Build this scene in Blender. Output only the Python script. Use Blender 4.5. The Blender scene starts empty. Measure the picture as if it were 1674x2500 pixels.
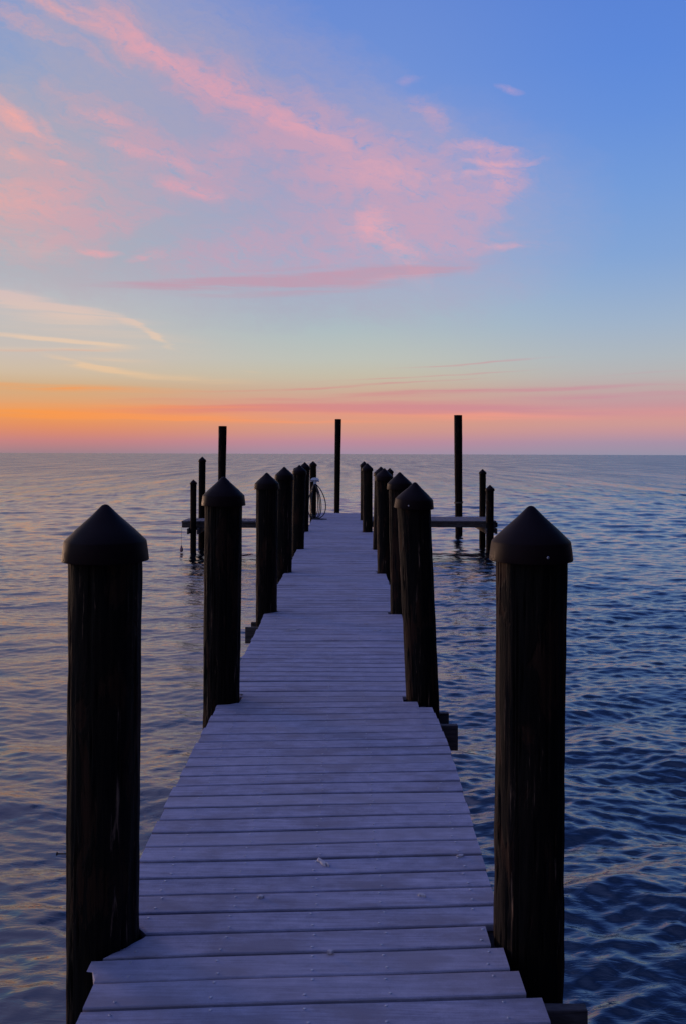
import bpy, math, random
import numpy as np
from mathutils import Matrix, Vector, noise as mnoise

R = math.radians
sc = bpy.context.scene
col = sc.collection

# ------------------------------------------------------------------ camera
CAM_H = 1.65
F = 2317.0                       # focal length in photo pixels
cam = bpy.data.cameras.new("camera")
cam.sensor_fit = 'VERTICAL'
cam.sensor_height = 24.0
cam.lens = F / 2500.0 * 24.0
cam.shift_y = -141.7 / 2500.0
cam.clip_start = 0.05
cam.clip_end = 60000.0
camo = bpy.data.objects.new("camera", cam)
col.objects.link(camo)
camo.matrix_world = (Matrix.Translation((0, 0, CAM_H)) @ Matrix.Rotation(0.00216, 4, 'Z')
                     @ Matrix.Rotation(R(90), 4, 'X') @ Matrix.Rotation(0.0033, 4, 'Z'))
sc.camera = camo

sc.view_settings.view_transform = 'Standard'
sc.view_settings.look = 'None'
sc.view_settings.exposure = 0.0
sc.view_settings.gamma = 1.0
sc.view_settings.use_curve_mapping = False


def lin(c):
    return tuple((v / 255 / 12.92) if v / 255 <= .04045 else ((v / 255 + .055) / 1.055) ** 2.4 for v in c)


# ------------------------------------------------------------------ sky
world = bpy.data.worlds.new("World")
sc.world = world
world.use_nodes = True
wt = world.node_tree
wt.nodes.clear()


class NB:
    """short hand for wiring nodes"""
    def __init__(self, t):
        self.t = t

    def n(self, kind, **kw):
        nd = self.t.nodes.new(kind)
        for k, v in kw.items():
            setattr(nd, k, v)
        return nd

    def put(self, sock, v):
        if isinstance(v, bpy.types.NodeSocket):
            self.t.links.new(v, sock)
        else:
            sock.default_value = v

    def m(self, op, a, b=0.0, c=0.0, clamp=False):
        nd = self.n('ShaderNodeMath', operation=op, use_clamp=clamp)
        self.put(nd.inputs[0], a)
        self.put(nd.inputs[1], b)
        if len(nd.inputs) > 2:
            self.put(nd.inputs[2], c)
        return nd.outputs[0]

    def vm(self, op, a, b):
        nd = self.n('ShaderNodeVectorMath', operation=op)
        self.put(nd.inputs[0], a)
        self.put(nd.inputs[1], b)
        return nd.outputs[0]

    def xyz(self, x, y, z=0.0):
        nd = self.n('ShaderNodeCombineXYZ')
        for s, v in zip(nd.inputs, (x, y, z)):
            self.put(s, v)
        return nd.outputs[0]

    def sep(self, v):
        nd = self.n('ShaderNodeSeparateXYZ')
        self.put(nd.inputs[0], v)
        return nd.outputs

    def mapping(self, v, loc=(0, 0, 0), rot=(0, 0, 0), scale=(1, 1, 1), typ='POINT'):
        nd = self.n('ShaderNodeMapping', vector_type=typ)
        self.put(nd.inputs['Vector'], v)
        if 'Location' in nd.inputs:
            nd.inputs['Location'].default_value = loc
        nd.inputs['Rotation'].default_value = rot
        nd.inputs['Scale'].default_value = scale
        return nd.outputs[0]

    def noise(self, v, scale, detail=4.0, rough=.55, dist=0.0, out='Fac'):
        nd = self.n('ShaderNodeTexNoise')
        if v is not None:
            self.put(nd.inputs['Vector'], v)
        nd.inputs['Scale'].default_value = scale
        nd.inputs['Detail'].default_value = detail
        nd.inputs['Roughness'].default_value = rough
        nd.inputs['Distortion'].default_value = dist
        return nd.outputs[out]

    def ramp(self, f, stops, interp='LINEAR'):
        nd = self.n('ShaderNodeValToRGB')
        self.put(nd.inputs[0], f)
        cr = nd.color_ramp
        cr.interpolation = interp
        while len(cr.elements) < len(stops):
            cr.elements.new(0.5)
        for e, (p, c) in zip(cr.elements, stops):
            e.position = p
            e.color = (*c, 1) if len(c) == 3 else c
        return nd.outputs[0]

    def mix(self, f, a, b):
        nd = self.n('ShaderNodeMix', data_type='RGBA')
        self.put(nd.inputs[0], f)
        self.put(nd.inputs[6], a if isinstance(a, bpy.types.NodeSocket) else (*a, 1))
        self.put(nd.inputs[7], b if isinstance(b, bpy.types.NodeSocket) else (*b, 1))
        return nd.outputs[2]

    def sstep(self, v, a, b):
        nd = self.n('ShaderNodeMapRange', interpolation_type='SMOOTHSTEP')
        self.put(nd.inputs[0], v)
        nd.inputs[1].default_value = a
        nd.inputs[2].default_value = b
        return nd.outputs[0]

    def map(self, v, a, b, c, d):
        nd = self.n('ShaderNodeMapRange')
        self.put(nd.inputs[0], v)
        for i, q in enumerate((a, b, c, d)):
            nd.inputs[1 + i].default_value = q
        return nd.outputs[0]


W = NB(wt)
tc = W.n('ShaderNodeTexCoord').outputs['Generated']
dx, dy, dz = W.sep(tc)
DEG = 57.29578
az = W.m('MULTIPLY', W.m('ARCTAN2', dx, dy), DEG)            # 0 = out to sea along the dock, left negative
el = W.m('MULTIPLY', W.m('ARCSINE', dz), DEG)
P = W.xyz(az, el)
el90 = W.m('DIVIDE', W.m('MAXIMUM', el, 0.0), 90.0)

ELS = [0.0, .74, 1.3, 1.9, 2.4, 2.9, 3.8, 4.7, 5.7, 7.6, 9.5, 11.4, 15, 19, 22, 25.6, 36, 50, 90]
C_L = [(156, 128, 138), (196, 130, 130), (218, 138, 108), (232, 148, 92), (238, 156, 92), (224, 162, 114), (208, 172, 132),
       (206, 187, 164), (200, 189, 180), (190, 188, 188), (181, 185, 193), (156, 180, 194), (150, 172, 194), (140, 162, 198),
       (128, 156, 204), (124, 150, 206), (140, 145, 200), (130, 136, 195), (96, 118, 194)]
C_C = [(160, 140, 162), (188, 138, 155), (206, 148, 138), (214, 154, 132), (226, 152, 128), (212, 154, 142), (202, 172, 152),
       (196, 188, 168), (188, 192, 184), (172, 188, 194), (164, 184, 202), (154, 176, 206), (142, 166, 210), (124, 152, 213),
       (112, 145, 213), (104, 138, 211), (66, 96, 172), (54, 78, 142), (92, 118, 196)]
C_R = [(150, 145, 167), (168, 144, 166), (194, 148, 156), (206, 154, 148), (214, 150, 148), (196, 150, 158), (190, 166, 166),
       (181, 179, 180), (173, 182, 190), (158, 178, 202), (144, 171, 208), (130, 164, 213), (115, 155, 217), (100, 143, 218),
       (92, 136, 217), (88, 130, 213), (52, 84, 166), (36, 60, 120), (90, 116, 194)]
C_B = [(28, 27, 38), (29, 28, 40), (30, 28, 42), (30, 28, 42), (30, 28, 43), (29, 28, 43), (28, 28, 44),
       (28, 29, 44), (26, 28, 44), (25, 27, 44), (24, 27, 44), (23, 27, 45), (22, 27, 47), (21, 27, 49),
       (21, 28, 51), (21, 29, 53), (23, 32, 60), (38, 54, 102), (88, 112, 190)]
rl, rc, rr, rb = [W.ramp(el90, [(e / 90, lin(c)) for e, c in zip(ELS, cs)]) for cs in (C_L, C_C, C_R, C_B)]
base = W.mix(W.sstep(az, -18.0, 0.0), rl, rc)
base = W.mix(W.sstep(az, 0.0, 18.0), base, rr)
# away from the afterglow the dusk sky darkens all the way round to the east
sunaz = R(-48.0)
dsun = W.m('ADD', W.m('MULTIPLY', dx, math.sin(sunaz)), W.m('MULTIPLY', dy, math.cos(sunaz)))
base = W.mix(W.sstep(dsun, 0.22, -0.5), base, rb)
# the glow beyond the left edge of the view, where the sun went down
glow = W.m('MULTIPLY', W.sstep(dsun, .87, .995), W.sstep(el, 16.0, 0.0))
base = W.mix(W.m('MULTIPLY', glow, .4), base, lin((255, 190, 140)))

# --- clouds, laid out by azimuth and elevation in degrees
FD = F / 1.0676
def ang(px, py):
    a = math.atan((px - 789) / FD)
    return math.degrees(a), math.degrees(math.atan((1038 - py) / FD * math.cos(a)))
K = math.degrees(1 / FD)

wv = W.noise(W.mapping(P, scale=(.32, .55, 1)), 1.0, 5, .6, out='Color')
warp = W.vm('MULTIPLY', W.vm('SUBTRACT', wv, (.5, .5, .5)), (4.6, 2.6, 0))
PW = W.vm('ADD', P, warp)
wl = W.noise(W.mapping(P, scale=(.10, .9, 1)), 1.0, 4, .55, out='Color')
PL = W.vm('ADD', P, W.vm('MULTIPLY', W.vm('SUBTRACT', wl, (.5, .5, .5)), (4.0, .55, 0)))

def layer(blobs, coord):
    tot = None
    for (x, y, rx, ry, a, w) in blobs:
        ax, ay = ang(x, y)
        mp = W.n('ShaderNodeMapping', vector_type='TEXTURE')
        W.put(mp.inputs['Vector'], coord)
        mp.inputs['Location'].default_value = (ax, ay, 0)
        mp.inputs['Rotation'].default_value = (0, 0, R(-a))
        mp.inputs['Scale'].default_value = (rx * K * 1.25, ry * K * 1.25, 1)
        g = W.n('ShaderNodeTexGradient', gradient_type='SPHERICAL')
        W.put(g.inputs[0], mp.outputs[0])
        tot = W.m('MULTIPLY', g.outputs['Fac'], w) if tot is None else W.m('MULTIPLY_ADD', g.outputs['Fac'], w, tot)
    return tot

V = [(330, 130, 460, 130, 26, .75), (620, 300, 470, 210, 24, .9), (60, 420, 260, 200, 0, .6), (180, 330, 360, 170, 15, .65), (120, 520, 300, 130, 0, .55), (480, 520, 420, 150, -8, .6),
     (880, 500, 430, 220, 0, .5), (300, 640, 420, 60, 0, .35), (1080, 520, 170, 120, 0, .2), (930, 280, 160, 60, 20, .35), (800, 690, 420, 50, -4, .35)]
A = [(180, 45, 240, 30, 19, .6), (350, 125, 220, 36, 32, .6), (510, 225, 240, 60, 30, .8), (660, 290, 230, 80, 26, .9), (90, 75, 170, 18, 18, .6),
     (770, 330, 170, 60, 20, .7), (850, 400, 280, 80, 10, 1.15), (1010, 420, 180, 60, 4, .6), (930, 500, 200, 100, 10, .75), (760, 470, 140, 90, 0, .45), (700, 590, 330, 60, -5, .6), (540, 560, 220, 50, -12, .35),
     (1095, 350, 100, 24, 6, .9), (1140, 400, 50, 50, 60, .6), (1180, 370, 60, 10, 6, .6), (1060, 520, 110, 50, -30, .35),
     (420, 400, 170, 50, 12, .8), (250, 285, 160, 40, 20, .7), (60, 450, 240, 110, 0, .9), (140, 470, 130, 80, 50, .6),
     (40, 290, 140, 50, 22, .8), (70, 550, 120, 60, 0, .5), (975, 265, 50, 26, 50, .45), (1150, 562, 90, 12, 4, .4), (250, 510, 160, 24, -14, .4), (500, 355, 110, 36, 5, .5)]
B = [(120, 22, 170, 12, 16, .5), (250, 68, 150, 13, 28, .75), (350, 122, 140, 14, 34, .9), (440, 172, 140, 16, 30, .9), (540, 218, 150, 20, 27, .8), (640, 262, 140, 26, 24, .6),
     (760, 320, 150, 26, 22, .3), (860, 400, 120, 34, 8, .5), (850, 508, 34, 40, 20, .95), (835, 530, 60, 40, 0, .4), (890, 555, 80, 26, 44, .45), (930, 590, 80, 30, 55, .35),
     (425, 432, 80, 16, 12, .95), (470, 446, 40, 7, 5, .5), (390, 370, 110, 15, 14, .7), (255, 332, 60, 10, 12, .6), (235, 272, 60, 14, 12, .6),
     (20, 262, 70, 22, 28, 1.0), (60, 288, 60, 9, 30, .9), (112, 300, 40, 12, 55, .5), (30, 356, 34, 14, 20, .6),
     (232, 580, 46, 9, -3, 1.2), (335, 592, 46, 9, -10, .6), (1160, 208, 34, 7, 14, .45), (932, 184, 22, 8, 0, .22),
     (1130, 372, 80, 8, 5, .7), (1140, 410, 24, 22, 70, .6), (1080, 395, 90, 8, -6, .5), (130, 374, 20, 6, 10, .8), (50, 460, 120, 40, 0, .4), (530, 345, 50, 14, 10, .4),
     (1145, 562, 40, 6, 4, .5), (900, 636, 110, 10, -10, .4), (1090, 335, 60, 10, 3, .5)]
Cc = [(640, 645, 420, 28, -4, .4), (860, 630, 200, 32, -9, .35), (640, 640, 380, 13, -3.5, .9), (420, 656, 260, 9, -2, .7), (880, 622, 220, 20, -7, .6), (700, 668, 260, 10, -3, .5), (1060, 614, 120, 14, -9, .5),
      (640, 615, 260, 6, -4, .35)]
D = [(40, 690, 170, 20, 8, 1.0), (20, 684, 60, 9, 10, 1.0), (140, 705, 150, 12, 8, .7), (150, 735, 320, 50, 10, .8), (60, 772, 200, 6, 3.5, 1.5), (190, 785, 130, 5, 4, .9), (340, 765, 80, 6, 27, .9), (290, 742, 90, 9, 22, .6), (180, 832, 90, 6, 12, 1.1), (250, 848, 110, 8, 8, .9),
     (360, 858, 220, 10, 4, .7), (260, 825, 120, 10, 3, .6), (100, 800, 260, 6, -2, .7), (570, 852, 40, 3, 4, .6), (60, 560, 170, 60, 5, .4), (480, 870, 180, 8, 2, .4)]
E = [(740, 907, 560, 7, -1.6, .8), (690, 938, 560, 12, -.5, 1.3), (820, 926, 420, 12, -.6, .8), (1260, 886, 430, 7, -1.2, .8), (1450, 902, 330, 9, -.5, .7), (1330, 938, 520, 16, .4, .6),
     (1100, 828, 230, 2.6, -3, .6), (1010, 858, 330, 3, -3.6, .6), (900, 878, 300, 3, -3.6, .6), (560, 893, 260, 3, -1.4, .4), (1480, 850, 200, 3, -2, .3), (120, 802, 200, 4, -2.5, .4)]
G = [(160, 888, 300, 10, .5, .8), (280, 930, 420, 9, .3, .6), (200, 948, 420, 12, 0, 1.0), (430, 962, 620, 9, .2, .8), (1000, 952, 360, 9, 1.5, .7), (1150, 944, 300, 7, 2, .5)]

fib = W.noise(W.mapping(W.mapping(PW, rot=(0, 0, R(24))), scale=(.22, 1.5, 1)), 1.0, 7, .62)
puf = W.noise(W.mapping(P, scale=(.8, 1.6, 1)), 1.0, 6, .62, .4)
hor = W.noise(W.mapping(PL, scale=(.08, 2.4, 1)), 1.0, 5, .6)

fin = W.noise(W.mapping(W.mapping(PW, rot=(0, 0, R(18))), scale=(.9, 4.2, 1)), 1.0, 6, .7)
nA = W.m('ADD', W.m('ADD', W.map(fib, .3, .7, .40, 1.30), W.map(puf, .3, .7, -.40, .40)), W.map(fin, .3, .7, -.60, .60))
def opac(d, k, top):
    return W.m('MULTIPLY', W.m('SUBTRACT', 1.0, W.m('POWER', 2.71828, W.m('MULTIPLY', d, -k))), top)
dV = W.m('MULTIPLY', layer(V, PW), W.m('MAXIMUM', W.m('ADD', W.m('MULTIPLY', nA, .5), .5), 0))
sky = W.mix(opac(dV, 2.2, .66), base, W.ramp(W.map(az, -20, 12, 0, 1), [(0, lin((186, 170, 178))), (.5, lin((172, 160, 184))), (1, lin((176, 164, 194)))]))
low = W.noise(W.mapping(PW, rot=(0, 0, R(12)), scale=(.22, .5, 1)), 1.0, 4, .6)
nA = W.m('MULTIPLY', nA, W.map(low, .34, .64, .25, 1.45))
dA = W.m('MULTIPLY', layer(A, PW), W.m('MAXIMUM', nA, 0))
sky = W.mix(opac(dA, 1.9, .72), sky, W.ramp(W.map(az, -20, 12, 0, 1), [(0, lin((216, 166, 170))), (.35, lin((202, 158, 180))), (1, lin((208, 162, 184)))]))
dB = W.m('MULTIPLY', layer(B, W.vm('ADD', P, W.vm('MULTIPLY', warp, (.30, .34, 0)))), W.m('MAXIMUM', W.m('ADD', W.map(puf, .25, .75, .1, 1.5), W.m('ADD', W.map(fib, .3, .7, -.3, .5), W.map(fin, .3, .7, -.5, .5))), 0))
sky = W.mix(opac(dB, 1.0, .76), sky, W.ramp(W.map(az, -20, 5, 0, 1), [(0, lin((250, 172, 160))), (.3, lin((236, 164, 174))), (.6, lin((232, 162, 176))), (1, lin((242, 174, 180)))]))
dC = W.m('MULTIPLY', layer(Cc, PL), W.map(hor, .28, .72, .2, 1.6))
sky = W.mix(W.m('MULTIPLY', W.sstep(dC, .05, .9), .62), sky, lin((196, 148, 168)))
dD = W.m('MULTIPLY', layer(D, PL), W.map(hor, .28, .72, .2, 1.7))
sky = W.mix(W.m('MULTIPLY', W.sstep(dD, .0, 1.5), .75), sky, W.ramp(W.map(el, 3.5, 9, 0, 1), [(0, lin((232, 190, 142))), (.5, lin((234, 202, 172))), (1, lin((220, 192, 186)))]))
dE = W.m('MULTIPLY', layer(E, PL), W.map(hor, .28, .72, .2, 1.7))
sky = W.mix(W.m('MULTIPLY', W.sstep(dE, .05, 1.0), .8), sky, W.ramp(W.map(az, -20, 16, 0, 1), [(0, lin((238, 140, 92))), (.25, lin((222, 132, 118))), (.6, lin((208, 136, 142))), (1, lin((198, 140, 158)))]))
dG = W.m('MULTIPLY', layer(G, PL), W.map(hor, .28, .72, .2, 1.7))
sky = W.mix(W.m('MULTIPLY', W.sstep(dG, .05, 1.0), .8), sky, W.ramp(W.map(az, -20, 12, 0, 1), [(0, lin((248, 152, 72))), (.4, lin((246, 152, 98))), (1, lin((240, 156, 142)))]))

nish = W.n('ShaderNodeTexSky', sky_type='NISHITA')
nish.sun_disc = False
nish.sun_elevation = R(1.0)
nish.sun_rotation = sunaz
nish.altitude = 0
bg = W.n('ShaderNodeBackground')
wt.links.new(sky, bg.inputs['Color'])
bg.inputs['Strength'].default_value = 1.0
bg2 = W.n('ShaderNodeBackground')
wt.links.new(nish.outputs[0], bg2.inputs['Color'])
bg2.inputs['Strength'].default_value = 0.004
add = W.n('ShaderNodeAddShader')
wt.links.new(bg.outputs[0], add.inputs[0])
wt.links.new(bg2.outputs[0], add.inputs[1])
wo = W.n('ShaderNodeOutputWorld')
wt.links.new(add.outputs[0], wo.inputs['Surface'])
world.cycles.sampling_method = 'MANUAL'
world.cycles.sample_map_resolution = 512

# the last afterglow: a weak, broad, low light from beyond the left edge
sl = bpy.data.lights.new("sun", 'SUN')
sl.energy = 1.5
sl.angle = R(14)
sl.color = (1.0, .62, .42)
so = bpy.data.objects.new("sun", sl)
col.objects.link(so)
so.rotation_euler = Vector((math.sin(R(-46)) * math.cos(R(1.5)), math.cos(R(-46)) * math.cos(R(1.5)), math.sin(R(1.5)))).to_track_quat('Z', 'Y').to_euler()


# ------------------------------------------------------------------ helpers
def tag(o, label=None, cat=None, group=None, kind=None):
    if label: o['label'] = label
    if cat: o['category'] = cat
    if group: o['group'] = group
    if kind: o['kind'] = kind
    return o


def empty(name, loc):
    o = bpy.data.objects.new(name, None)
    o.location = loc
    o.empty_display_size = .2
    col.objects.link(o)
    return o


class MB:
    def __init__(self):
        self.v, self.f = [], []

    def add(self, vs, fs):
        b = len(self.v)
        self.v += [tuple(p) for p in vs]
        self.f += [tuple(b + i for i in f) for f in fs]

    def box(self, x0, x1, y0, y1, z0, z1, jit=0.0, bev=.003):
        # box with softened top edges
        j = lambda: random.uniform(-jit, jit)
        b = min(bev, (x1 - x0) / 3, (y1 - y0) / 3, (z1 - z0) / 3)
        ring = lambda i, z: [(x0 + i + j(), y0 + i + j(), z), (x1 - i + j(), y0 + i + j(), z), (x1 - i + j(), y1 - i + j(), z), (x0 + i + j(), y1 - i + j(), z)]
        vs = ring(b, z0) + ring(0, z0 + b) + ring(0, z1 - b) + ring(b, z1)
        fs = [(3, 2, 1, 0), (12, 13, 14, 15)]
        for k in range(3):
            for i in range(4):
                a, c = k * 4 + i, k * 4 + (i + 1) % 4
                fs.append((a, c, c + 4, a + 4))
        self.add(vs, fs)

    def tube(self, pts, r, seg=10):
        pts = [Vector(p) for p in pts]
        vs, n = [], len(pts)
        for i, p in enumerate(pts):
            t = (pts[min(i + 1, n - 1)] - pts[max(i - 1, 0)]).normalized()
            a = t.cross(Vector((0, 1, 0)))
            if a.length < 1e-3:
                a = t.cross(Vector((1, 0, 0)))
            a.normalize()
            b = t.cross(a)
            rr_ = r[i] if isinstance(r, (list, tuple)) else r
            for k in range(seg):
                q = 2 * math.pi * k / seg
                vs.append(p + a * math.cos(q) * rr_ + b * math.sin(q) * rr_)
        fs = [tuple(range(seg))[::-1], tuple((n - 1) * seg + k for k in range(seg))]
        for i in range(n - 1):
            for k in range(seg):
                k2 = (k + 1) % seg
                fs.append((i * seg + k, i * seg + k2, (i + 1) * seg + k2, (i + 1) * seg + k))
        self.add(vs, fs)

    def lathe(self, prof, seg=48, at=(0, 0, 0), wob=None):
        vs = []
        for (r, z) in prof:
            for k in range(seg):
                q = 2 * math.pi * k / seg
                rr_ = r + (wob(q, z) if wob and r > .001 else 0)
                vs.append((at[0] + rr_ * math.cos(q), at[1] + rr_ * math.sin(q), at[2] + z))
        fs = []
        n = len(prof)
        for i in range(n - 1):
            for k in range(seg):
                k2 = (k + 1) % seg
                fs.append((i * seg + k, i * seg + k2, (i + 1) * seg + k2, (i + 1) * seg + k))
        fs.append(tuple(range(seg))[::-1])
        fs.append(tuple((n - 1) * seg + k for k in range(seg)))
        self.add(vs, fs)

    def build(self, name, mat, parent=None, smooth=False):
        me = bpy.data.meshes.new(name)
        me.from_pydata(self.v, [], self.f)
        me.materials.append(mat)
        if smooth:
            me.shade_smooth()
            me.set_sharp_from_angle(angle=R(38))
        me.update()
        o = bpy.data.objects.new(name, me)
        col.objects.link(o)
        if parent:
            o.parent = parent
        return o


def material(name):
    m = bpy.data.materials.new(name)
    m.use_nodes = True
    nt = m.node_tree
    b = nt.nodes['Principled BSDF']
    return m, NB(nt), b


# ------------------------------------------------------------------ materials
# composite decking
m_deck, n, b = material("deck_board")
tco = n.n('ShaderNodeTexCoord').outputs['Object']
rnd = n.n('ShaderNodeNewGeometry').outputs['Random Per Island']
off = n.vm('ADD', tco, n.xyz(n.m('MULTIPLY', rnd, 31.0), 0.0, n.m('MULTIPLY', rnd, 17.0)))
gr = n.noise(n.mapping(off, scale=(3, 60, 20)), 1.0, 6, .65)
sp = n.noise(tco, 420, 3, .7)
blot = n.noise(n.mapping(off, scale=(2.6, 5, 5)), 1.0, 6, .65)
bl2 = n.noise(off, 13, 4, .6)
gr2 = n.noise(n.mapping(off, scale=(9, 190, 60)), 1.0, 4, .7)
tone = n.m('ADD', n.m('MULTIPLY', gr, .30), n.m('ADD', n.m('MULTIPLY', sp, .38), n.m('MULTIPLY', gr2, .22)))
tone = n.m('ADD', tone, n.m('MULTIPLY', bl2, .20))
tone = n.m('ADD', n.m('MULTIPLY', n.m('SUBTRACT', tone, .55), 1.7), .53)
c = n.ramp(tone, [(.32, (.21, .205, .275)), (.52, (.42, .405, .525)), (.78, (.68, .645, .78))])
c = n.mix(n.m('MULTIPLY', n.sstep(blot, .44, .64), .75), c, (.29, .26, .31))
c = n.mix(n.m('MULTIPLY', n.m('SUBTRACT', rnd, .25), .5, clamp=True), c, (.56, .51, .58))
n.put(b.inputs['Base Color'], c)
n.put(b.inputs['Roughness'], n.map(sp, .3, .7, .62, .85))
b.inputs['Specular IOR Level'].default_value = .35
bp = n.n('ShaderNodeBump')
bp.inputs['Strength'].default_value = .55
bp.inputs['Distance'].default_value = .0016
n.put(bp.inputs['Height'], n.m('ADD', gr, sp))
n.put(b.inputs['Normal'], bp.outputs[0])

# treated timber under the deck
def timber(name, c0, c1, sc_=(6, 40, 40)):
    m, n, b = material(name)
    t = n.n('ShaderNodeTexCoord').outputs['Object']
    g = n.noise(n.mapping(t, scale=sc_), 1.0, 6, .65, .6)
    n.put(b.inputs['Base Color'], n.ramp(g, [(.3, c0), (.7, c1)]))
    b.inputs['Roughness'].default_value = .8
    b.inputs['Specular IOR Level'].default_value = .25
    q = n.n('ShaderNodeBump')
    q.inputs['Strength'].default_value = .6
    q.inputs['Distance'].default_value = .003
    n.put(q.inputs['Height'], g)
    n.put(b.inputs['Normal'], q.outputs[0])
    return m
m_joist = timber("dark_timber", (.012, .010, .010), (.035, .030, .03))
m_timber = timber("treated_timber", (.05, .042, .04), (.20, .175, .17))
m_plank = timber("weathered_plank", (.13, .12, .13), (.28, .25, .26), (30, 4, 30))

# piling logs, dark creosoted wood with checks and peeled patches
m_log, n, b = material("piling_wood")
t = n.n('ShaderNodeTexCoord').outputs['Object']
oi = n.n('ShaderNodeObjectInfo').outputs['Random']
t = n.vm('ADD', t, n.xyz(n.m('MULTIPLY', oi, 13.0), n.m('MULTIPLY', oi, 7.0), n.m('MULTIPLY', oi, 29.0)))
g1 = n.noise(n.mapping(t, scale=(26, 26, 1.6)), 1.0, 7, .68, .9)
g2 = n.noise(n.mapping(t, scale=(80, 80, 4)), 1.0, 4, .6, .3)
pt = n.noise(n.mapping(t, scale=(9, 9, 2.6)), 1.0, 5, .6, .5)
v = n.m('ADD', n.m('MULTIPLY', g1, .7), n.m('MULTIPLY', g2, .3))
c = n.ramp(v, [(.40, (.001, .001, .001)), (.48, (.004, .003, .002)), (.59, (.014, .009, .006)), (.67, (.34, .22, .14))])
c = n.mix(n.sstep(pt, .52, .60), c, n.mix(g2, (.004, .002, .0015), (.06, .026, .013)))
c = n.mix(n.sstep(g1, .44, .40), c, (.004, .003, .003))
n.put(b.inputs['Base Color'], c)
b.inputs['Roughness'].default_value = .82
b.inputs['Specular IOR Level'].default_value = .2
q = n.n('ShaderNodeBump')
q.inputs['Strength'].default_value = 1.0
q.inputs['Distance'].default_value = .009
n.put(q.inputs['Height'], n.m('ADD', v, n.m('MULTIPLY', n.sstep(pt, .52, .58), -.35)))
n.put(b.inputs['Normal'], q.outputs[0])

# plastic caps
m_cap, n, b = material("cap_plastic")
t = n.n('ShaderNodeTexCoord').outputs['Object']
s = n.noise(t, 160, 4, .6)
w = n.noise(t, 9, 4, .6)
n.put(b.inputs['Base Color'], n.mix(w, (.012, .005, .006), (.020, .009, .010)))
n.put(b.inputs['Roughness'], n.map(w, .3, .7, .5, .65))
b.inputs['Specular IOR Level'].default_value = .12
q = n.n('ShaderNodeBump')
q.inputs['Strength'].default_value = .25
q.inputs['Distance'].default_value = .001
n.put(q.inputs['Height'], s)
n.put(b.inputs['Normal'], q.outputs[0])


def plain(name, colr, rough, metal=0.0, spec=.5, vary=.25, scale=30):
    m, n, b = material(name)
    t = n.n('ShaderNodeTexCoord').outputs['Object']
    s = n.noise(t, scale, 4, .6)
    n.put(b.inputs['Base Color'], n.mix(s, tuple(x * (1 - vary) for x in colr), tuple(min(1, x * (1 + vary)) for x in colr)))
    b.inputs['Roughness'].default_value = rough
    b.inputs['Metallic'].default_value = metal
    b.inputs['Specular IOR Level'].default_value = spec
    return m
m_screw = plain("screw_steel", (.62, .60, .62), .35, .6)
m_nail = plain("rusty_nail", (.05, .03, .02), .7, .3)
m_hose = plain("hose_rubber", (.03, .035, .045), .45)
m_white = plain("white_plastic", (.86, .90, .95), .45, vary=.08)
m_drop = plain("bird_lime", (.62, .58, .60), .8, vary=.4, scale=90)
m_rope = plain("rope_fibre", (.22, .17, .12), .9, vary=.5, scale=200)
m_float = plain("float_foam", (.55, .33, .34), .6, vary=.15)
m_string = plain("string_fibre", (.30, .27, .26), .8)

# ------------------------------------------------------------------ water
WZ = -0.77
m_water, n, b = material("sea_water")
b.inputs['Base Color'].default_value = (.003, .008, .014, 1)
b.inputs['IOR'].default_value = 2.1
b.inputs['Roughness'].default_value = .045
b.inputs['Specular IOR Level'].default_value = .5
geo = n.n('ShaderNodeNewGeometry').outputs['Position']
f1 = n.noise(n.mapping(geo, rot=(0, 0, R(-9)), scale=(4.2, 12, 1)), 1.0, 4, .6, .6)
f2 = n.noise(n.mapping(geo, rot=(0, 0, R(14)), scale=(.55, 1.7, 1)), 1.0, 3, .55, .5)
f3 = n.noise(n.mapping(geo, rot=(0, 0, R(4)), scale=(.10, .30, 1)), 1.0, 3, .5, .3)
f4 = n.noise(n.mapping(geo, rot=(0, 0, R(-5)), scale=(.7, .11, 1)), 1.0, 3, .5, .2)
f5 = n.noise(n.mapping(geo, rot=(0, 0, R(3)), scale=(.45, .04, 1)), 1.0, 3, .5, .2)
fy = n.sep(geo)[1]
far = n.sstep(n.m('DIVIDE', 1.0, n.m('MAXIMUM', fy, 1.0)), .032, .003)
gust = n.noise(n.mapping(geo, scale=(.5, .03, 1)), 1.0, 5, .7)
n.put(b.inputs['Roughness'], n.m('ADD', n.m('MULTIPLY', far, n.map(gust, .3, .7, .13, .36)), .025))
hgt0 = n.m('MULTIPLY', n.m('ADD', n.m('MULTIPLY', f4, .4), n.m('MULTIPLY', f5, 1.5)), far)
hgt = n.m('ADD', hgt0, n.m('ADD', n.m('MULTIPLY', f1, .008), n.m('ADD', n.m('MULTIPLY', f2, .010), n.m('MULTIPLY', f3, .03))))
q = n.n('ShaderNodeBump')
q.inputs['Strength'].default_value = 1.0
q.inputs['Distance'].default_value = 1.0
n.put(q.inputs['Height'], hgt)
n.put(b.inputs['Normal'], q.outputs[0])

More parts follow.
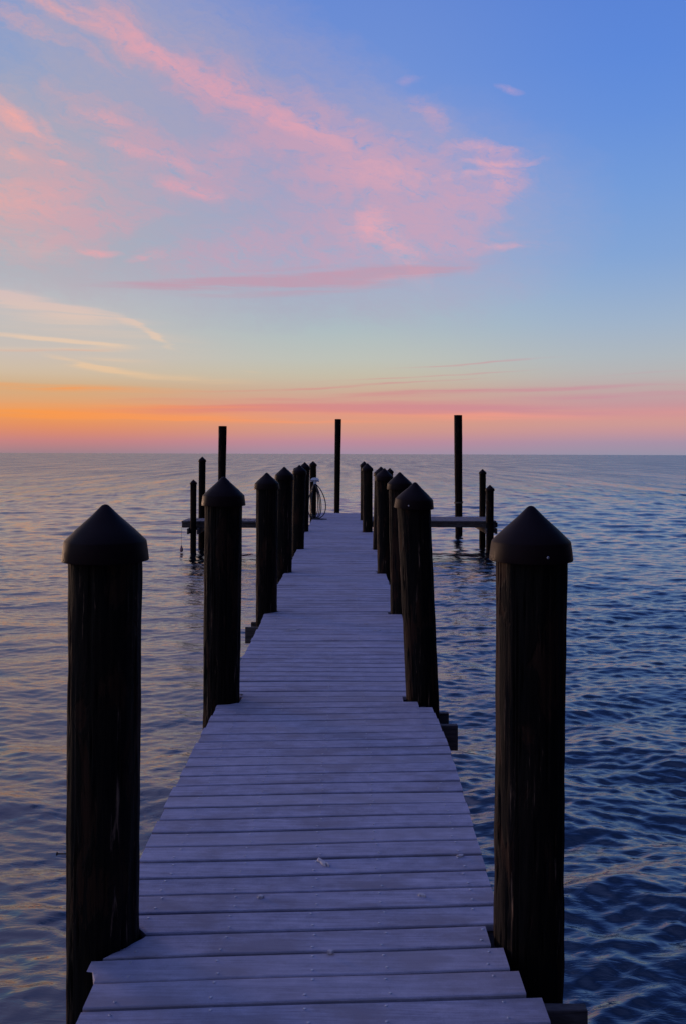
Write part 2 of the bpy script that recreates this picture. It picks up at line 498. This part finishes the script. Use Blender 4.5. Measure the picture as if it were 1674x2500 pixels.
rng = np.random.default_rng(11)
FP = F * .4096                    # focal length in pixels of the scored picture
HW = CAM_H - WZ
ys = [0.9]
while ys[-1] < 28000:
    y = ys[-1]
    px_ = .42 if y < 10 else (.42 - .19 * min(1, (y - 10) / 8))
    ys.append(y + max(.010, px_ * y * y / (FP * HW)) if y < 700 else y * 1.25)
ys = np.array(ys)
tcol = np.linspace(-.50, .50, 800)
ext = np.array([.54, .6, .68, .8, 1.0, 1.4, 2.2, 4.5, 12, 40])
tcol = np.concatenate([-ext[::-1], tcol, ext])
U = ys + 6.0
X = U[:, None] * tcol[None, :]
Y = np.repeat(ys[:, None], len(tcol), 1)
rowd = np.gradient(ys)
cold = np.abs(np.gradient(tcol))[None, :] * U[:, None]
Z = np.zeros_like(X)
NW = 150
lam = np.exp(math.log(.11) + rng.uniform(0, 1, NW) ** 1.25 * math.log(4.0 / .11))
for k in range(NW):
    L = lam[k]
    th = rng.normal(0, R(27)) + (R(12) if k % 2 else R(-12))       # direction of travel about the sea axis
    kx, ky = math.sin(th) * 2 * math.pi / L, math.cos(th) * 2 * math.pi / L
    amp = .0055 * L ** .95 * rng.uniform(.5, 1.4) * (1.05 if L < 1.3 else .75)
    # the mesh carries a wave only where it can resolve it
    keep = np.clip((L / (rowd[:, None] * abs(math.cos(th)) + 1e-6) - 2.5) / 3, 0, 1) * np.clip((L / (cold * abs(math.sin(th)) + 1e-6) - 2.5) / 3, 0, 1)
    ph = kx * X + ky * Y + rng.uniform(0, 6.28) + 1.1 * np.sin(X * rng.uniform(.12, .5) / L ** .5 + rng.uniform(0, 6)) + .9 * np.sin(Y * rng.uniform(.1, .4) / L ** .5 + rng.uniform(0, 6))
    # gusts: wave groups come and go
    gst = .55 + .45 * np.sin(X * rng.uniform(.1, .6) + rng.uniform(0, 6)) * np.sin(Y * rng.uniform(.1, .6) + rng.uniform(0, 6))
    Z += amp * gst * keep * (np.sin(ph) - .22 * np.cos(2 * ph))
fade = np.clip((6.0 - np.abs(tcol) * 10), 0, 1)[None, :]
calm = (.50 + .46 / (1 + np.exp(-(X - .8) / 1.3)) * np.clip((22 - Y) / 12, .12, 1)) * (.95 + .38 * np.clip((9 - Y) / 5, 0, 1) + .75 * np.clip((Y - 12) / 22, 0, 1))
Z = Z * calm
Z = Z * np.where(np.abs(tcol)[None, :] > .501, 0, 1) + WZ
nr, nc = X.shape
V = np.stack([X, Y, Z], -1).reshape(-1, 3)
back = np.stack([U[0] * tcol * 1.0, np.full(nc, -4.0), np.full(nc, WZ)], -1)
back2 = np.stack([U[0] * tcol * 200.0, np.full(nc, -9000.0), np.full(nc, WZ)], -1)
V = np.concatenate([back2, back, V])
nr += 2
i = np.arange(nr - 1)[:, None] * nc + np.arange(nc - 1)[None, :]
quads = np.stack([i, i + 1, i + nc + 1, i + nc], -1).reshape(-1, 4)
me = bpy.data.meshes.new("water")
me.vertices.add(len(V))
me.vertices.foreach_set("co", V.astype(np.float32).ravel())
me.loops.add(quads.size)
me.loops.foreach_set("vertex_index", quads.astype(np.int32).ravel())
me.polygons.add(len(quads))
me.polygons.foreach_set("loop_start", (np.arange(len(quads)) * 4).astype(np.int32))
me.polygons.foreach_set("loop_total", np.full(len(quads), 4, np.int32))
me.update(calc_edges=True)
me.shade_smooth()
me.materials.append(m_water)
water = bpy.data.objects.new("water", me)
col.objects.link(water)
tag(water, "rippled blue and pink sea reaching to the horizon", "water", kind='structure')

# ------------------------------------------------------------------ pilings
# x, y at deck level, radius, height of the tip above the deck, lean of the top in x
SIDE = [  # (side, x, y, r, H, lean, label)
    ('L', -.822, 3.25, .123, 1.475, .004, "nearest capped piling on the left, wide black post with a nail in its side"),
    ('R', .632, 3.25, .119, 1.475, .004, "nearest capped piling on the right, brown peeling wood down its left side"),
    ('L', -.822, 6.38, .124, 1.495, .010, "second capped piling along the left dock edge, in front of a tall flat topped post"),
    ('R', .528, 6.45, .113, 1.460, -.070, "second capped piling along the right dock edge, leaning left at its top"),
    ('L', -.815, 9.95, .112, 1.452, .0, "third capped piling along the left dock edge, above the protruding beam ends"),
    ('R', .588, 9.9, .114, 1.462, -.022, "third capped piling along the right dock edge, half hidden by the leaning one"),
    ('L', -.850, 13.3, .116, 1.468, .004, "fourth capped piling along the left dock edge"),
    ('R', .568, 13.3, .113, 1.452, -.028, "fourth capped piling along the right dock edge, brown stripe on its left side"),
    ('L', -.812, 16.5, .108, 1.457, .030, "fifth capped piling along the left dock edge, overlapping the one behind it"),
    ('R', .590, 16.5, .108, 1.432, .030, "fifth capped piling along the right dock edge, just showing left of the fourth"),
    ('L', -.868, 20.2, .104, 1.474, .020, "sixth capped piling along the left dock edge"),
    ('R', .480, 20.1, .106, 1.455, -.012, "sixth capped piling along the right dock edge, directly before the last one"),
    ('L', -.800, 24.1, .084, 1.468, -.004, "last capped piling on the left side, thin post with the hose hanging on it"),
    ('R', .470, 23.7, .088, 1.470, .0, "last capped piling along the right dock edge near the dock end"),
]
OUT = [
    (-3.665, 23.02, .076, 1.018, .0, "short capped piling in front of the left walkway, leftmost post of all"),
    (-3.672, 24.42, .088, 1.570, .010, "taller capped piling behind the left walkway, left of the flat topped post"),
    (3.655, 25.3, .088, 1.262, .0, "capped piling behind the right walkway, the taller of the two at its far end"),
    (3.560, 23.38, .098, .902, .0, "short capped piling in front of the right walkway, rightmost of the far posts"),
    (1.235, 26.4, .080, 1.22, .0, "distant capped piling barely showing behind the right row, the lower left of two tips"),
    (1.170, 24.95, .086, 1.285, .0, "distant capped piling peeking over the right row, the larger of two tips"),
    (-1.375, 26.4, .080, 1.300, .030, "distant piling behind the left row with its cap knocked askew"),
    (-1.360, 24.9, .080, 1.14, .0, "distant capped piling almost hidden behind the left row, lower than the askew cap beside it"),
]
TALL = [
    (-3.695, 28.5, .104, .124, 2.47, .03, "tall flat topped mooring post on the left, rising behind the second left piling"),
    (-.248, 30.0, .080, .100, 2.745, .03, "tall thin flat topped mooring post in the middle beyond the dock end"),
    (3.440, 28.8, .108, .124, 2.835, -.03, "tall flat topped mooring post on the right, with a rope round it above the walkway"),
]


def log_wob(seed, r, amp=1.0):
    def f(q, z):
        c_, s_ = math.cos(q), math.sin(q)
        a = mnoise.noise((c_ * 1.1 + seed * 3.7, s_ * 1.1, z * .9)) * .045
        g = mnoise.noise((c_ * 7 + seed, s_ * 7, z * 1.3 + seed)) * .028
        h = mnoise.noise((c_ * 3 + seed, s_ * 3 - seed, z * 7)) * .022
        k = mnoise.noise((c_ * 14 + seed, s_ * 14 - seed, z * 12)) * .010
        v = abs(mnoise.noise((c_ * 4.3 - seed * 2, s_ * 4.3 + seed, z * .55)))
        k -= .055 * max(0, 1 - v / .05) * (1 if amp > .9 else 0)
        return r * (a + g + h + k) * amp
    return f


def cap_mesh(r, seed):
    k = r / .124
    P_ = []
    # outer profile from tip to rim, then back up inside
    tip = .126 * k
    rs = r * 1.13
    P_ += [(.0015, tip + .067 * k)]
    for a in (20, 35, 50):
        P_.append((.016 * k * math.sin(R(a)) * 1.15, tip + .067 * k - .016 * k * (1 - math.cos(R(a)))))
    P_ += [(rs * .35, .067 * k + tip * .675), (rs * .7, .067 * k + tip * .325), (rs * .985, .067 * k + tip * .015), (rs, .067 * k - .003 * k),
           (rs * 1.03, .034 * k), (rs * 1.055, .004 * k), (rs * 1.05, 0), (rs * 1.0, .0), (rs * .98, .03 * k)]
    mb = MB()
    mb.lathe([(a, z) for a, z in P_[::-1]], 56, wob=lambda q, z: r * .006 * mnoise.noise((math.cos(q) * 2 + seed, math.sin(q) * 2, z * 6)))
    return mb, (.126 + .067) * k


def piling(x, y, r, H, lean, label, group, seed, tilt=0.0, rough_seg=True):
    root = empty("piling", (x, y, 0))
    tag(root, label, "piling", group)
    mb = MB()
    cap, ch = cap_mesh(r, seed)
    top = H - .03
    zb = WZ - .5
    seg, rings = (128, 110) if y < 12 else (40, 40)
    wob = log_wob(seed, r)
    prof = []
    for k in range(rings + 1):
        z = zb + (H - ch + .05 * r / .124 - zb) * k / rings
        prof.append((r * (.975 + .022 * z), z))
    mb.lathe(prof, seg, wob=wob)
    sh = lean / H
    mb.v = [(vx + sh * vz, vy, vz) for vx, vy, vz in mb.v]
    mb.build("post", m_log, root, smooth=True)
    co = cap.build("cap", m_cap, root, smooth=True)
    co.location = (sh * (H - ch), 0, H - ch)
    co.rotation_euler = (random.uniform(-.012, .012), math.atan(sh) + tilt, random.uniform(0, 6))
    if tilt:
        co.rotation_euler = (.1, tilt, 0)
    return root


random.seed(5)
roots = []
for k, (sd, x, y, r, H, lean, lab) in enumerate(SIDE):
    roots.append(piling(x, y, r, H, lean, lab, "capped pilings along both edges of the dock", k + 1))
for k, (x, y, r, H, lean, lab) in enumerate(OUT):
    piling(x, y, r, H, lean, lab, "capped pilings of the side walkways", 30 + k, tilt=.35 if "askew" in lab and "knocked" in lab else 0)
for k, (x, y, r0, r1, H, lean, lab) in enumerate(TALL):
    mb = MB()
    zb = WZ - .5
    prof = []
    for q_ in range(61):
        z = zb + (H - zb) * q_ / 60
        prof.append((r0 + (r1 - r0) * q_ / 60, z))
    prof.append((r1 * .9, H + .006))
    mb.lathe(prof, 40, wob=log_wob(60 + k, r1, .8))
    mb.v = [(vx + lean * vz / H, vy, vz) for vx, vy, vz in mb.v]
    o = mb.build("mooring_post", m_log, smooth=True)
    o.location = (x, y, 0)
    tag(o, lab, "mooring post", "tall flat topped mooring posts beyond the dock")

# nail in the side of the nearest left piling; screws in the caps
mb = MB()
mb.tube([(-.10, -.02, 0), (-.1515, -.022, 0.001)], .0022, 8)
mb.tube([(-.1515, -.022, 0.001), (-.1535, -.022, 0.001)], .0065, 10)
nl = mb.build("nail", m_nail, roots[0])
nl.location = (0, 0, .285)
for rt, a in ((roots[1], -1.35), (roots[0], -.4), (roots[3], -1.9)):
    r = .1375
    mb = MB()
    mb.lathe([(.0055, 0), (.005, .002), (.003, .0035)], 10)
    s_ = mb.build("screw", m_screw, rt)
    capo = [c_ for c_ in rt.children if c_.name.startswith("cap")][0]
    s_.location = (capo.location.x + math.cos(a) * r, math.sin(a) * r, capo.location.z + .022)
    s_.rotation_euler = (0, R(88), a)

# ------------------------------------------------------------------ dock
dock = empty("dock", (0, 0, 0))
tag(dock, "long narrow dock of grey purple planks running straight out to sea", "dock")
XL, XR, XC = -.826, .572, -.125
PITCH, GAP = .1445, .0125
joists = [-.68, -.403, -.107, .135, .474]


def skew(y):
    if y < 5.9: return .066
    if y > 7.0: return .010
    return .066 + (y - 5.9) / 1.1 * (.010 - .066)


def xend(side, y):
    if side < 0:
        e = XL + (.040 if y < 3.02 else 0) + .010 * math.sin(y * .9)
        if y > 25.2: e = -.95
    else:
        e = XR + (.040 if y < 2.95 else 0) + .012 * math.sin(y * 1.3 + 1) - (.025 if 6.2 < y < 7.2 else 0)
        if y > 25.2: e = .62
    for (sd, px, py, r, H, lean, lab) in SIDE:
        if (sd == 'L') == (side < 0):
            c_ = r + .020
            d_ = abs(y - py)
            if d_ < c_:
                w_ = math.sqrt(c_ * c_ - d_ * d_)
                if side < 0: e = max(e, px + w_)
                else: e = min(e, px - w_)
    return e


random.seed(21)
mb = MB()
sc_mb = MB()
yb = 2.867 - PITCH * 26
count = 0
board_y = []
while yb < 26.45:
    extra = 0.0
    for by in (9.75, 13.12, 16.35, 20.0, 23.75):
        if by <= yb < by + PITCH: extra = .022
    y0, y1 = yb + extra, yb + PITCH - GAP
    s0 = skew(yb) + random.uniform(-.0025, .0025)
    s1 = skew(yb + PITCH) + random.uniform(-.0025, .0025)
    zt = random.uniform(-.0022, .0022) + .005 * math.sin(yb * 1.7)
    jl, jr = random.uniform(-.006, .006), random.uniform(-.006, .006)
    bow = random.uniform(-.003, .003)
    prof = [(0, -.026), (0, -.0035), (.0035, 0)]
    N_ = 12
    prof += [(q_ / N_, 0) for q_ in range(1, N_)] if False else []
    w_ = y1 - y0
    ts = [(0, -.026), (0, -.004), (.0025, -.001), (.006, 0)] + [(w_ * q_ / N_, 0) for q_ in range(1, N_)] + [(w_ - .006, 0), (w_ - .0025, -.001), (w_, -.004), (w_, -.026)]
    vs = []
    for (o_, z_) in ts:
        yy = y0 + o_
        s_ = s0 + (s1 - s0) * o_ / w_
        # the notch is cut where the skewed board really meets the piling
        yl, yr = yy + s_ * (XL - XC), yy + s_ * (XR - XC)
        ym = y0 + w_ / 2 + skew(yb) * (XR - XC)
        xl, xr = xend(-1, yl) + jl, min(xend(1, ym + k_) for k_ in (-.03, 0, .03)) + jr
        for x_ in (xl, xl + (xr - xl) * .25, xl + (xr - xl) * .5, xl + (xr - xl) * .75, xr):
            sag = -.0015 * math.sin((x_ - XL) * 5 + yb * 3)
            vs.append((x_, yy + s_ * (x_ - XC), z_ + zt + sag + bow * (x_ - XC)))
    n_ = len(ts)
    fs = []
    for a in range(n_):
        a2 = (a + 1) % n_
        for c_ in range(4):
            fs.append((a * 5 + c_, a * 5 + c_ + 1, a2 * 5 + c_ + 1, a2 * 5 + c_))
    fs.append(tuple(a * 5 for a in range(n_)))
    fs.append(tuple(a * 5 + 4 for a in range(n_))[::-1])
    mb.add(vs, fs)
    board_y.append(yb)
    if yb < 12:
        for jx in joists:
            for o_ in (.030, .108):
                sx = jx + random.uniform(-.012, .012)
                sy = yb + o_ + random.uniform(-.006, .006)
                if random.random() < .06: continue
                yy = sy + s0 * (sx - XC)
                if sx < xend(-1, yy) + .02 or sx > xend(1, yy) - .02: continue
                zz = zt - .0015 * math.sin((sx - XL) * 5 + yb * 3) + bow * (sx - XC)
                sc_mb.lathe([(.0052, -.001), (.0050, .0014), (.0028, .0025)], 9, at=(sx, yy, zz))
    yb += PITCH + (extra if extra else 0) * .4
decking = mb.build("decking", m_deck, dock)
scs = sc_mb.build("deck_screw", m_screw, decking)
scs['kind'] = 'stuff'

for jx in joists + [XL + .085, XR - .05]:
    mb = MB()
    y_ = -.9
    mb.box(jx - .019, jx + .019, -.9, 26.4, -.133, -.031, bev=.002)
    mb.build("joist", m_joist, dock)
BENTS = [(3.22, -.80, .785), (6.42, -.90, .745), (9.92, -1.015, .73), (13.3, -.98, .72), (16.5, -.96, .72), (20.15, -.98, .66), (23.9, -.92, .62)]
for (y_, xa, xb) in BENTS:
    r_ = .125
    mb = MB(); mb.box(xa, xb, y_ - r_ - .045, y_ - r_ - .005, -.302, -.135, .002)
    mb.build("cross_beam", m_timber, dock)
    mb = MB(); mb.box(xa + .03, xb - .025, y_ + r_ + .005, y_ + r_ + .045, -.302, -.137, .002)
    mb.build("cross_beam", m_timber, dock)
mb = MB(); mb.box(-.95, .62, 26.42, 26.46, -.19, -.03, .002)
mb.build("end_fascia", m_timber, dock)

# bird lime splashes on the boards: (photo display px x, y, length m, width m, angle)
def on_deck(px, py):
    d_ = (py - 1038 - (px - 789) * .0033) * 1.0676
    Y_ = CAM_H * F / d_
    return (px - 789) * 1.0676 / F * Y_, Y_
random.seed(9)
for (px, py, L_, w_, a_) in [(622, 1758, .040, .017, 25), (740, 1972, .034, .012, -60), (601, 2052, .014, .009, 0), (966, 2048, .018, .010, -30),
                             (672, 1441, .045, .016, 0), (862, 1443, .030, .012, 0), (838, 1427, .020, .01, 0), (760, 2178, .012, .007, 10), (1055, 1958, .018, .008, 20),
                             (555, 1588, .012, .012, 0)]:
    gx, gy = on_deck(px, py)
    mb = MB()
    for part_ in range(2 if L_ > .02 else 1):
        ox, oy = (part_ * L_ * .9, part_ * w_ * .7)
        sc2 = 1 if part_ == 0 else .45
        ring, seedx = [], random.uniform(0, 50)
        for k in range(22):
            q_ = 2 * math.pi * k / 22
            rr_ = 1 + .55 * mnoise.noise((math.cos(q_) * 1.6 + seedx, math.sin(q_) * 1.6, 0))
            ring.append((ox + math.cos(q_) * L_ * rr_ * sc2, oy + math.sin(q_) * w_ * rr_ * sc2))
        vs = [(a, b_, -.004) for a, b_ in ring] + [(ox + (a - ox) * .8, oy + (b_ - oy) * .8, .0035) for a, b_ in ring] + [(ox, oy, .0042)]
        fs = [(k, (k + 1) % 22, 22 + (k + 1) % 22, 22 + k) for k in range(22)] + [(22 + k, 22 + (k + 1) % 22, 44) for k in range(22)]
        mb.add(vs, fs)
    o = mb.build("bird_lime", m_drop, decking)
    o.location = (gx, gy, .003)
    o.rotation_euler = (0, 0, R(a_))

# ------------------------------------------------------------------ side walkways
def walkway(x0, x1, y0, y1, label, seed):
    random.seed(seed)
    root = empty("walkway", ((x0 + x1) / 2, (y0 + y1) / 2, 0))
    tag(root, label, "walkway", "low side walkways at the far end of the dock")
    ox, oy = root.location.x, root.location.y
    mb = MB()
    x = x0
    while x < x1 - .05:
        z = random.uniform(-.004, .004)
        a, c_ = x, min(x + .138, x1)
        mb.box(a - ox, c_ - ox, y0 - .02 + random.uniform(-.012, .012) - oy, y1 + random.uniform(-.012, .012) - oy, -.038 + z, z)
        x += .148
    mb.build("planking", m_plank, root)
    for yy in (y0, (y0 + y1) / 2, y1 - .04):
        mb = MB(); mb.box(x0 + .03 - ox, x1 - .03 - ox, yy - oy, yy + .038 - oy, -.165, -.043)
        mb.build("stringer", m_timber, root)
    mb = MB(); mb.box((x0 if x0 < -2 else x1 - .04) - ox, (x0 + .04 if x0 < -2 else x1) - ox, y0 + .042 - oy, y1 - .045 - oy, -.163, -.045)
    mb.build("end_board", m_timber, root)
    for s_ in (-1, 1):
        px = (-3.668 if x0 < -2 else 3.60) + s_ * .118
        mb = MB(); mb.box(px - .019 - ox, px + .019 - ox, y0 - .26 - oy, y1 + .5 - oy, -.305, -.168)
        mb.build("cross_beam", m_timber, root)
    return root
walkway(-3.98, -.99, 23.2, 24.2, "low plank walkway reaching left from the end of the dock", 3)
walkway(.65, 3.79, 23.58, 25.1, "low plank walkway reaching right from the end of the dock", 4)

# ------------------------------------------------------------------ hose, hanger, float, rope
hx, hy = -.800, 24.1
mb = MB()
sec = []
for k in range(13):
    q_ = math.pi * k / 12
    sec.append((.085 * math.cos(q_), .055 * math.sin(q_)))
# half round saddle with a raised lip at the front and a flat back plate
for (yy0, yy1, g) in ((-.165, -.150, 1.22), (-.150, -.098, 1.0), (-.098, -.086, 1.28)):
    vs = [(a * g, yy0, c_ * g) for a, c_ in sec] + [(a * g, yy1, c_ * g) for a, c_ in sec]
    fs = [(k, k + 1, 14 + k, 13 + k) for k in range(12)] + [tuple(range(13))[::-1], tuple(range(13, 26)), (0, 13, 25, 12)]
    mb.add(vs, fs)
mb.box(-.03, .03, -.10, -.084, -.07, .09)
hg = mb.build("hose_hanger", m_white, smooth=True)
hg.location = (hx + .045, hy, .885)
hg.rotation_euler = (R(-38), 0, 0)
hg.scale = (1.05, 1.05, 1.15)
tag(hg, "small pale blue white hose hanger fixed to the last left piling", "hose hanger")

random.seed(14)
mb = MB()
def loop(xr_, xl_, zt_, zb_, yo, ph=0):
    pts = []
    for k in range(49):
        q_ = 2 * math.pi * k / 48
        c_, s_ = math.cos(q_), math.sin(q_)
        # narrow at the hanger, wide and slumped at the deck
        fall = (1 - s_) / 2
        wid = (.055 + (fall ** .55) * 1.0)
        x = (xr_ if c_ > 0 else xl_) * abs(c_) ** .85 * (.25 + .75 * fall ** .5) * (1 if c_ > 0 else -1)
        z = zb_ + (zt_ - zb_) * (s_ + 1) / 2
        pts.append((x, yo - .16 * fall + .02 * math.sin(q_ * 2 + ph), max(z, .016)))
    return pts
for (xr_, xl_, zb_, yo) in ((.34, .14, .020, -.13), (.15, .20, .03, -.125), (.10, .12, .09, -.12), (.20, .10, .014, -.14)):
    mb.tube(loop(xr_, xl_, .885, zb_, yo, xr_ * 20), .0125, 8)
# tail on the boards
mb.tube([(.02, -.30, .014), (.10, -.36, .014), (.20, -.36, .014), (.30, -.30, .014), (.20, -.22, .014), (0, -.20, .014), (-.05, -.28, .014)], .0125, 8)
ho = mb.build("hose", m_hose, smooth=True)
ho.location = (hx + .045, hy, 0)
tag(ho, "dark coiled hose drooping from the hanger onto the dock boards", "hose")

fl = empty("float", (-3.97, 23.12, WZ))
tag(fl, "small pink float hanging on a string from the left walkway corner", "float")
mb = MB()
mb.lathe([(.004, .0), (.024, .006), (.040, .03), (.045, .055), (.040, .085), (.026, .125), (.012, .155), (.006, .172)], 20)
mb.build("float_body", m_float, fl, smooth=True).location = (0, 0, .015)
mb = MB()
mb.tube([(0, 0, .18), (.003, .0, .45), (0.012, .03, .735)], .0035, 6)
mb.build("string", m_string, fl)

mb = MB()
for zz, ph in ((.185, 0), (.205, 1), (.172, 2)):
    pts = [(math.cos(2 * math.pi * k / 32) * .128, math.sin(2 * math.pi * k / 32) * .128, zz + .008 * math.sin(2 * math.pi * k / 32 + ph)) for k in range(33)]
    mb.tube(pts, .009, 8)
mb.tube([(-.10, -.10, .18), (-.115, -.105, .10), (-.10, -.11, .02)], .008, 6)
rp = mb.build("rope", m_rope, smooth=True)
rp.location = (3.438, 28.8, 0)
tag(rp, "thin rope wrapped round the tall right mooring post", "rope")
